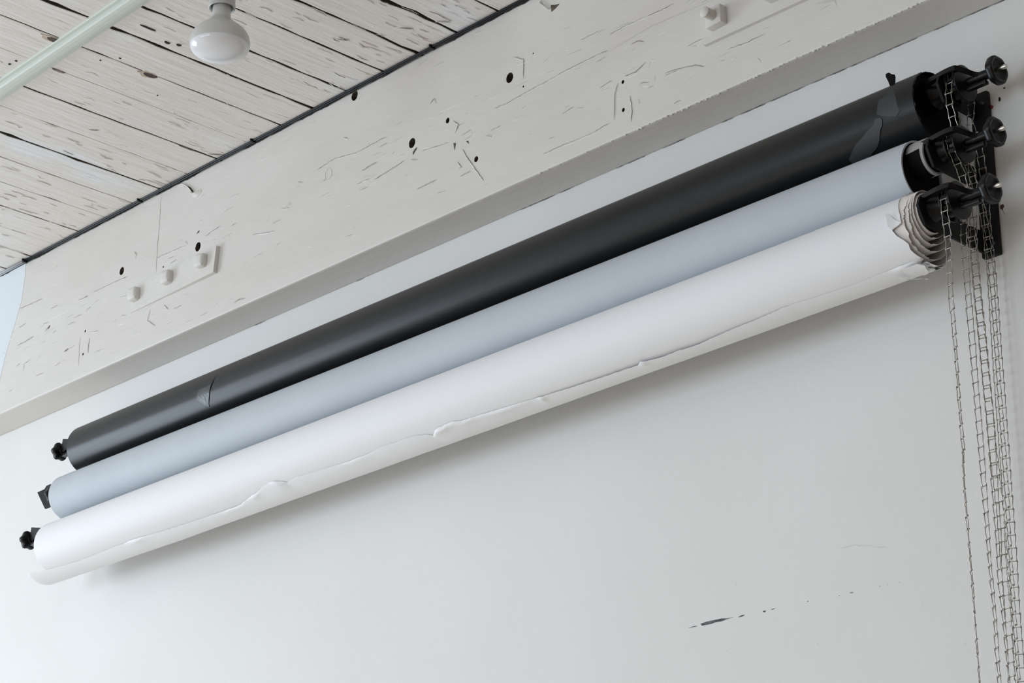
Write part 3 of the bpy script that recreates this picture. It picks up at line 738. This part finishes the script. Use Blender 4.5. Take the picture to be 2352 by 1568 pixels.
for i, (x, th) in enumerate(sb):
    for dx, dr2 in ((-0.0012, 0.0002), (0.0, 0.0016), (0.0007, 0.0002)):
        V.append(cylpt(x + dx, th, BR + dr2 * (0.4 if i in (0, len(sb) - 1) else 1), BY, BZ))
for i in range(len(sb) - 1):
    for j in range(2):
        a = i * 3 + j
        F.append((a, a + 1, a + 4, a + 3))
obj('paper_crease', (V, F), 'blackpaper', rb)

# ---- grey
GY, GZ, GR = 3.0238 - 3.145, 1.7387 + 1.6, 0.0600
rg = root('paper_roll', (0, GY, GZ - GR), 'pale grey paper roll between the black and the white roll', 'paper roll', 'rolls of backdrop paper')
gcy = lambda u: 3.0228 - 3.145 + 0.0020 * u
gcz = lambda u: 1.7411 + 1.6 - 0.0048 * u
obj('paper', shell(gcy, gcz, GR, -1.3745, 1.341, 128, 0.0035, 8), 'greypaper', rg, smooth=40)
AXG = (3.0195 - 3.145, 1.7565 + 1.6)
pr = [(-1.385, 0.0340), (1.338, 0.0340)]
for i in range(8):
    xx = 1.345 + i * 0.0032
    pr += [(xx, 0.0345), (xx + 0.0010, 0.0338), (xx + 0.0014, 0.0338), (xx + 0.0022, 0.0345)]
pr += [(1.3715, 0.0345), (1.3725, 0.0335), (1.3725, 0.0300), (1.30, 0.0298)]
obj('core', lathe(pr, (0, AXG[0], AXG[1]), 'x', 56, close=False), 'core', rg, smooth=50, label='ribbed cardboard core end')
obj('core_tape', cylpatch([(1.332, 2), (1.3655, 8), (1.3665, -20), (1.3665, -60), (1.366, -100), (1.332, -120), (1.332, -60)], AXG[0], AXG[1], 0.0346, 0.0008), 'tapedark', rg, smooth=35, label='black tape around the core')
obj('inner_stop', lathe([(1.334, 0.0562), (1.3365, 0.0562), (1.3365, 0.0350)], (0, gcy(1), gcz(1)), 'x', 48), 'tapedark', rg)  # added black ring, painted shade of the hollow around the core

# ---- white
WY, WZ, WR = 2.9925 - 3.145, 1.6045 + 1.6, 0.0669
rw = root('paper_roll', (0, WY, WZ - WR), 'white paper roll, lowest of the three, with ragged torn layers at its right end', 'paper roll', 'rolls of backdrop paper')
oe = sorted([(th, x) for x, th in OUT_EDGE])
def wob(seed, amp):
    r = random.Random(seed)
    ph = [(r.uniform(0, 6.3), f, r.uniform(.4, 1)) for f in (3, 7, 13, 23, 41, 67, 97)]
    jit = [r.uniform(-1, 1) for _ in range(720)]
    return lambda th: amp * 0.35 * jit[int((th + 180) * 2) % 720] + amp * sum(a * math.sin(math.radians(th) * f + p) / (1 + f * 0.04) for p, f, a in ph) / 2.0
w0 = wob(1, 0.0012)
def outer_edge(th):
    if -78.5 <= th <= 60.6:
        return lerp(oe, th) + w0(th) * 0.5
    return (1.3705 if -150 < th < -78.5 else 1.352) + w0(th) * 2
wcy = lambda u: 2.9935 - 3.145 - 0.0020 * u
wcz = lambda u: 1.5998 + 1.6 + 0.0090 * u
obj('outer_sheet', shell(wcy, wcz, WR, -1.3652, outer_edge, 240, 0.0005, 10), 'whitepaper', rw, smooth=40)
LAY = [(0.0608, 1.3670, 0.0030), (0.0545, 1.3730, 0.0022), (0.0490, 1.3770, 0.0012), (0.0437, 1.3800, 0.0005)]
ztop = WZ + 0.0045 + WR - 0.0018
for i, (r, xe, amp) in enumerate(LAY):
    t = (WR - r) / (WR - 0.0374)
    cyl_y = WY - 0.0010 - 0.0135 * t
    fn = wob(20 + i, amp)
    edge_f = (lambda fn, xe: (lambda th: xe + fn(th) + (0.004 if th < -95 or th > 150 else 0) * 1.0))(fn, xe)
    obj('paper_layer', shell(cyl_y, ztop - 0.0015 * t - r, r, 1.15, edge_f, 200, 0.0005, 3), 'paperin', rw, smooth=40)
AXW = (2.984 - 3.145, 1.633 + 1.6)
obj('core', lathe([(1.10, 0.0370), (1.3835, 0.0374), (1.3835, 0.0352), (1.10, 0.0350)], (0, AXW[0] - 0.004, AXW[1] - 0.003), 'x', 56, close=False), 'paperin', rw, smooth=40, label='cream core tube')
# folded-back curl in the torn edge
V, F = cylpatch(CURL, WY, WZ + 0.0045, 0.0672, 0.0012, 0.004)
V = [(p[0], p[1] - 0.004 * max(0, (1.352 - p[0]) / 0.018) - 0.001, p[2]) for p in V]
obj('torn_curl', (V, F), 'whitepaper', rw, smooth=40)
# loose tail hanging round the underside and ending in the long tear
FS = [(-1.4419, 0.0829), (-0.9, 0.0845), (-0.3968, 0.0814), (0.0471, 0.0795), (0.6818, 0.0761), (1.2126, 0.0732), (1.3284, 0.0723)]
CURLS = [(-0.975, 0.030, .006), (-0.60, 0.06, .0035), (-0.50, 0.02, .005), (-0.40, 0.02, .006), (0.135, 0.030, .009), (0.20, 0.03, .006), (0.31, 0.06, .005), (0.425, 0.006, .007), (0.705, 0.008, .004), (-0.15, .05, .003), (1.325, .02, .006)]
tear = list(TEAR)
xs = sorted(set([round(-1.440 + 2.80 * i / 460, 5) for i in range(461)]))
NT = 34
V, F = [], []
rt = random.Random(5)
for xi, x in enumerate(xs):
    t_end = lerp(tear, x) + rt.uniform(-.7, .7)
    rs = lerp(FS, x)
    u = (x + 1.365) / 2.72
    cy_, cz_ = wcy(min(1, max(0, u))), wcz(min(1, max(0, u)))
    cu = sum(h * math.exp(-((x - c) / w) ** 2) for c, w, h in CURLS)
    for j in range(NT + 1):
        s = j / NT
        th = t_end + (-235 - t_end) * (s ** 1.8)
        if th > -120:
            k = (-120 - th) / (-120 - t_end) if t_end > -120 else 0
            ge = 0.0004 + 0.0042 * max(0.0, 1 - abs(x - 0.74) / 0.34) ** 0.5
            base = 0.0672 + ge + (rs - 0.0672 - ge) * (1 - k ** 1.15)
        else:
            k = (-120 - th) / 115.0
            base = 0.0676 + (rs - 0.0676) * (1 - k) ** 1.5
        dg_ = (t_end - th) / 4.0
        r = base + cu * 0.75 * dg_ * math.exp(1 - dg_)
        xx = x
        if xi == len(xs) - 1:
            xx = x + 0.005 + 0.005 * math.sin(th * 0.35) + rt.uniform(-.004, .004)
        V.append(cylpt(xx, th, r, cy_, cz_))
for i in range(len(xs) - 1):
    for j in range(NT):
        a = i * (NT + 1) + j
        F.append((a, a + 1, a + NT + 2, a + NT + 1))
tail = obj('loose_tail', (V, F), 'whitepaper', rw, smooth='all', label='loose end of white paper with a long ragged tear')
md = tail.modifiers.new('thickness', 'SOLIDIFY'); md.thickness = 0.0004; md.offset = 0
# shreds at the right end of the tail
def shred(pts, r0, bulge):
    V, F = cylpatch(pts, WY, WZ + 0.0045, r0, 0.0004, 0.004)
    n = len(V)
    out = []
    for p in V:
        s = max(0.0, (p[0] - 1.335) / 0.04)
        out.append((p[0], p[1] - bulge * s * s, p[2] - bulge * 0.8 * s))
    return out, F
obj('paper_shred', shred([(1.325, -71), (1.3605, -70), (1.3700, -77), (1.3640, -88), (1.357, -99), (1.3365, -112), (1.338, -100), (1.322, -98)], 0.0735, 0.004), 'whitepaper', rw, smooth=40)
V, F = [], []
pth = [(1.3060, -82), (1.3120, -92), (1.3210, -103), (1.3280, -112), (1.3320, -118), (1.3290, -122), (1.3240, -125)]
for i, (x, th) in enumerate(pth):
    w_ = (0.004, 0.003, 0.0018, 0.0014, 0.0022, 0.0046, 0.003)[i]
    rr = 0.0745 + 0.0006 * i + (0.004 if i > 3 else 0)
    V += [cylpt(x - w_, th, rr, WY, WZ + .0045), cylpt(x + w_, th - 3, rr + 0.002, WY, WZ + .0045)]
for i in range(len(pth) - 1):
    F.append((2 * i, 2 * i + 1, 2 * i + 3, 2 * i + 2))
obj('paper_shred', (V, F), 'whitepaper', rw)
for k, (x, th, s) in enumerate(((1.372, -88, .006), (1.368, -112, .005), (1.349, 62, .006), (1.353, 74, .005), (1.357, 55, .004))):
    V = [cylpt(x - s * .8, th + 2, .0675, WY, WZ + .0045), cylpt(x + s * .3, th + 5, .0690, WY, WZ + .0045), cylpt(x + s, th - 2, .0705, WY, WZ + .0045), cylpt(x + s * .2, th - 7, .0715, WY, WZ + .0045), cylpt(x - s * .5, th - 6, .0690, WY, WZ + .0045)]
    obj('paper_shred', (V, [(0, 1, 2), (0, 2, 3), (0, 3, 4)]), 'whitepaper', rw)

# ================================================================== brackets
AX = {'black': (-0.079, 3.5000), 'grey': (-0.1235, 3.3585), 'white': (-0.161, 3.2365)}
def bracket(x0, x1, xa, label):
    r = root('roll_bracket', ((x0 + x1) / 2, 0, 3.19), label, 'bracket')
    obj('wall_plate', box(x0, x1, -0.012, 0.0, 3.192, 3.512, 0.003), 'powder', r, smooth=30)
    for nm in ('black', 'grey', 'white'):
        ay, az = AX[nm]
        d = 0.038
        prof = [(-0.008, az - d - 0.002), (ay - 0.030, az - d), (ay - 0.047, az - 0.006), (ay - 0.040, az + 0.012), (ay - 0.024, az + 0.010), (ay - 0.013, az - 0.009),
                (ay, az - 0.013), (ay + 0.013, az - 0.009), (ay + 0.022, az + 0.008), (ay + 0.034, az + 0.002), (min(-0.012, ay + 0.060), az + 0.001), (-0.008, az + 0.001)]
        obj('hook_arm', prism(prof, lambda u, v, w: (w, u, v), xa - 0.0025, xa + 0.0025), 'powder', r)
    for z in (3.214, 3.300, 3.425, 3.488):
        obj('screw', lathe([(-0.0150, 0.0008), (-0.0148, 0.0030), (-0.0125, 0.0046), (-0.011, 0.0046)], ((x0 + x1) / 2 + 0.008, 0, z), 'y', 12), 'screw', r, smooth=True)
    return r
bracket(1.3777, 1.4145, 1.3885, 'black steel wall bracket with three hook arms at the right ends of the rolls')

# ================================================================== expanders
def rib_bar(path, w, h):
    """flat bar along x-z path with two ribs, w wide in y, h high"""
    V, F = [], []
    sec = [(-w, -h), (w, -h), (w, h), (w * .55, h), (w * .45, h * .55), (-w * .45, h * .55), (-w * .55, h), (-w, h)]
    n = len(sec)
    for i, (x, y, z) in enumerate(path):
        a, b = path[max(0, i - 1)], path[min(len(path) - 1, i + 1)]
        t = Vector((b[0] - a[0], 0, b[2] - a[2])).normalized()
        nn = Vector((-t.z, 0, t.x))
        for u, v in sec:
            V.append((x + nn.x * v, y + u, z + nn.z * v))
    for i in range(len(path) - 1):
        for k in range(n):
            F.append((i * n + k, i * n + (k + 1) % n, (i + 1) * n + (k + 1) % n, (i + 1) * n + k))
    F.append(tuple(range(n)))
    F.append(tuple(range(len(V) - 1, len(V) - n - 1, -1)))
    return V, F
def knob_mesh(x, y, z, s, rad=0.0265, lobe=0.035):
    pr = [(-0.012, 0.0075), (-0.0105, 0.0085), (-0.0085, rad * .86), (-0.0065, rad * .96), (0.001, rad), (0.0055, rad * .97), (0.0068, rad * .90), (0.0062, rad * .76), (0.000, rad * .60), (-0.003, rad * .30), (-0.003, 0.002)]
    return lathe([(h * s, r) for h, r in pr], (x, y, z), 'x', 60, 6, lobe)
def expander(nm, xk, xs_, xc, label):
    ay, az = AX[nm]
    r = root('roll_expander', (xs_, ay, az), label, 'expander', 'expanders with chain wheels')
    sh = obj('shaft', lathe([(xc - 0.05, 0.0055), (xs_ + 0.010, 0.0055), (xs_ + 0.011, 0.0075), (xk - 0.042, 0.0075), (xk - 0.041, 0.0095), (xk - 0.016, 0.0090), (xk - 0.012, 0.0078), (xk - 0.008, 0.0078)], (0, ay, az), 'x', 24), 'plastic', r, smooth=True)
    p = [(xc - 0.012, ay - 0.0235, az + 0.0135), (xs_ - 0.010, ay - 0.0375, az + 0.0120), (xs_ + 0.016, ay - 0.0400, az + 0.0112), (xs_ + 0.023, ay - 0.0370, az + 0.0098), (xs_ + 0.031, ay - 0.0240, az + 0.0065), (xs_ + 0.038, ay - 0.0090, az + 0.0030), (xs_ + 0.046, ay - 0.0020, az + 0.0010)]
    q = [Vector(k) for k in p]
    sm_ = []
    for i in range(len(q) - 1):
        p0, p1, p2, p3 = q[max(0, i - 1)], q[i], q[i + 1], q[min(len(q) - 1, i + 2)]
        for k in range(5):
            t = k / 5
            sm_.append(tuple(0.5 * (2 * p1 + (p2 - p0) * t + (2 * p0 - 5 * p1 + 4 * p2 - p3) * t * t + (3 * p1 - p0 - 3 * p2 + p3) * t ** 3)))
    sm_.append(tuple(q[-1]))
    obj('upper_jaw', rib_bar(sm_, 0.0055, 0.0044), 'plastic', r, smooth=35)
    obj('lower_jaw', box(xc - 0.02, xk - 0.021, ay - 0.0055, ay + 0.0055, az - 0.0185, az - 0.0105, 0.0025), 'plastic', r, smooth=30)
    kn = obj('knob', knob_mesh(xk, ay, az, 1), 'plastic', r, smooth=45)
    obj('pin', lathe([(-0.004, 0.0042), (0.0190, 0.0042), (0.0210, 0.0034), (0.0217, 0.001)], (xk, ay, az + 0.001), 'x', 18), 'chrome', kn, smooth=True)
    V, F = [], []
    n = 20
    out = []
    for k in range(n):
        a = 2 * math.pi * k / n
        rr = 0.0315 if k % 2 == 0 else 0.0255
        for da in (-0.10, 0.10):
            out.append((rr * math.cos(a + da), rr * math.sin(a + da)))
    wheel = prism(out, lambda u, v, w: (xs_ + w, ay + u, az + v), -0.0055, 0.0055)
    sp_ = obj('chain_wheel', wheel, 'plastic', r)
    obj('wheel_flange', lathe([(-0.0120, 0.014), (-0.0112, 0.0340), (-0.0085, 0.0340), (-0.0080, 0.012)], (xs_, ay, az), 'x', 28), 'plastic', sp_, smooth=40)
    obj('wheel_flange', lathe([(0.0080, 0.012), (0.0085, 0.0345), (0.0108, 0.0345), (0.0150, 0.016), (0.0170, 0.010)], (xs_, ay, az), 'x', 28), 'plastic', sp_, smooth=40)
    obj('core_plug', lathe([(xc - 0.045, 0.012), (xc - 0.04, 0.024), (xc + 0.004, 0.0275), (xc + 0.010, 0.022), (xs_ - 0.011, 0.015)], (0, ay, az), 'x', 28), 'plastic', r, smooth=40)
    return r
expander('black', 1.484, 1.407, 1.350, 'black plastic expander with round knob at the right end of the black roll')
expander('grey', 1.500, 1.425, 1.3725, 'black plastic expander with round knob at the right end of the grey roll')
expander('white', 1.507, 1.433, 1.3835, 'black plastic expander with round knob at the right end of the white roll')
def left_expander(nm, xk, label, plate=None):
    ay, az = AX[nm]
    az += 0.008
    r = root('roll_expander', (xk, ay, az), label, 'expander', 'plain expanders at the far ends of the rolls')
    obj('shaft', lathe([(-1.33, 0.006), (xk + 0.008, 0.006)], (0, ay, az), 'x', 16, ), 'plastic', r, smooth=True)
    kn = obj('knob', knob_mesh(xk, ay, az, -1, 0.0235, 0.085), 'plastic', r, smooth=45)
    obj('pin', lathe([(0.004, 0.0100), (-0.0130, 0.0100), (-0.0165, 0.007), (-0.0175, 0.001)], (xk, ay, az), 'x', 14), 'chrome', kn, smooth=True)
    obj('upper_jaw', prism([(xk + 0.012, az - 0.004), (xk + 0.018, az + 0.030), (xk + 0.042, az + 0.024), (max(-1.40, xk + 0.06), az + 0.014), (-1.35, az + 0.008), (-1.35, az + 0.002), (xk + 0.040, az - 0.002), (xk + 0.028, az - 0.008)], lambda u, v, w: (u, ay + w, v), -0.006, 0.006), 'plastic', r)
    obj('lower_jaw', box(xk + 0.02, -1.33, ay - 0.006, ay + 0.006, az - 0.020, az - 0.011, 0.002), 'plastic', r)
    if plate:
        obj('clamp_plate', prism(plate, lambda u, v, w: (u, 3.02 - 3.145 + w, v), -0.002, 0.002), 'powder', r)
    return r
left_expander('black', -1.503, 'black lobed knob expander at the far left end of the black roll')
left_expander('grey', -1.447, 'black expander with square plate at the far left end of the grey roll', LPLATE_G)
left_expander('white', -1.487, 'black lobed knob expander at the far left end of the white roll')

# ================================================================== ladder chains
PITCH = 0.0225
def link_mesh():
    w = 0.0072
    P = [(-w * .84, .0013, PITCH - 0.0012), (-w * .84, .0006, PITCH + 0.0016), (-w * .84, -.0010, PITCH + 0.0010), (-w * .84, -.0009, PITCH - 0.003),
         (-w * .80, 0, PITCH * .70), (-w * .90, 0, PITCH * .35), (-w, 0, 0.0016), (-w, 0, 0.0), (w, 0, 0.0), (w, 0, 0.0016), (w * .93, 0, PITCH * .35), (w * .76, 0, PITCH * .74),
         (w * .84, -.0009, PITCH - 0.003), (w * .84, -.0010, PITCH + 0.0010), (w * .84, .0006, PITCH + 0.0016), (w * .84, .0013, PITCH - 0.0012)]
    a = tube(P, 0.00088, 5)
    bs = []
    for s in (-1, 1):
        bs.append(lathe([(-0.0013, .0006), (-0.0006, .0015), (0.0006, .0015), (0.0013, .0006)], (s * w * .96, 0, 0.0002), 'x', 7))
    V, F = join(a, *bs)
    me = bpy.data.meshes.new('link')
    me.from_pydata(V, [], F)
    me.materials.append(M['link'])
    me.shade_smooth()
    return me
LINK = link_mesh()
def chain(nm, xs_, front, back, tw_f, tw_b, label, phase=0.0):
    ay, az = AX[nm]
    R = 0.0310
    zend = 1.95
    def ext(st):
        st = list(st)
        y, z = st[-1]
        return st + [(y, zend)]
    path = [(y, z) for y, z in reversed(ext(front))]
    a0 = math.atan2(front[0][1] - az, front[0][0] - ay)
    if a0 < 0:
        a0 += 2 * math.pi
    a1 = math.atan2(back[0][1] - az, back[0][0] - ay)
    if a1 > a0:
        a1 -= 2 * math.pi
    if a1 < -0.6:
        a1 = -0.4
    for i in range(1, 12):
        a = a0 + (a1 - a0) * i / 12
        path.append((ay + R * math.cos(a), az + R * math.sin(a)))
    nf = len(path)
    path += ext(back)
    r = root('ladder_chain', (xs_, ay, az), label, 'chain', 'ladder chains of the roll drives')
    # arc length walk
    acc = [0.0]
    for p, q in zip(path, path[1:]):
        acc.append(acc[-1] + math.hypot(q[0] - p[0], q[1] - p[1]))
    def at(s):
        for i in range(len(acc) - 1):
            if s <= acc[i + 1]:
                t = (s - acc[i]) / max(1e-9, acc[i + 1] - acc[i])
                return (path[i][0] + (path[i + 1][0] - path[i][0]) * t, path[i][1] + (path[i + 1][1] - path[i][1]) * t)
        return path[-1]
    smid = acc[nf - 6]
    s = phase
    while s < acc[-1] - PITCH:
        p, q = at(s), at(s + PITCH)
        d = Vector((0, q[0] - p[0], q[1] - p[1]))
        if d.length > 1e-6:
            d.normalize()
            z_here = p[1]
            tw = math.radians(lerp(tw_f if s < smid else tw_b, -z_here)) + random.uniform(-.10, .10)
            e = Vector((math.cos(tw), math.sin(tw), 0))
            if s >= smid:
                pass
            e = (e - d * e.dot(d)).normalized()
            f = d.cross(e)
            mw = Matrix(((e.x, f.x, d.x, xs_), (e.y, f.y, d.y, p[0]), (e.z, f.z, d.z, p[1]), (0, 0, 0, 1)))
            lo_ = bpy.data.objects.new('link', LINK)
            COL.objects.link(lo_)
            lo_.parent = r
            lo_.matrix_local = Matrix.Translation((-xs_, -ay, -az)) @ mw
        s += PITCH
    return r
chain('white', 1.433, SA, SB, [(-3.2, 0), (-3.1, -12), (-2.93, -40), (-2.80, -36), (-2.72, -46), (-2.3, -56)], [(-3.2, -5), (-2.8, -18), (-2.6, -34), (-2.3, -40)],
      'nickel ladder chain hanging nearest the torn white roll')
SC1x = [(-0.1530, 3.3585), (-0.1500, 3.345)] + SC1[1:]
SC2x = [(-0.0925, 3.3585), (-0.091, 3.32), (-0.0900, 3.29)] + SC2[3:]
chain('grey', 1.425, SC1x, SC2x, [(-3.2, 5), (-2.9, 12), (-2.6, 4), (-2.3, -20)], [(-3.2, 8), (-2.9, 12), (-2.7, -10), (-2.5, -45), (-2.3, -55)],
      'nickel ladder chain in the middle, its two strands overlapping', 0.004)
SD1x = [(-0.110, 3.5000), (-0.116, 3.486)] + SD1[1:]
SD2x = [(-0.048, 3.5000), (-0.052, 3.47), (-0.056, 3.44)] + SD2[3:]
chain('black', 1.407, SD1x, SD2x, [(-3.4, 0), (-3.1, 3), (-2.7, -6), (-2.3, -25)], [(-3.4, 5), (-3.0, 6), (-2.7, 18), (-2.3, 24)],
      'nickel ladder chain hanging furthest right, nearest the frame edge', 0.008)
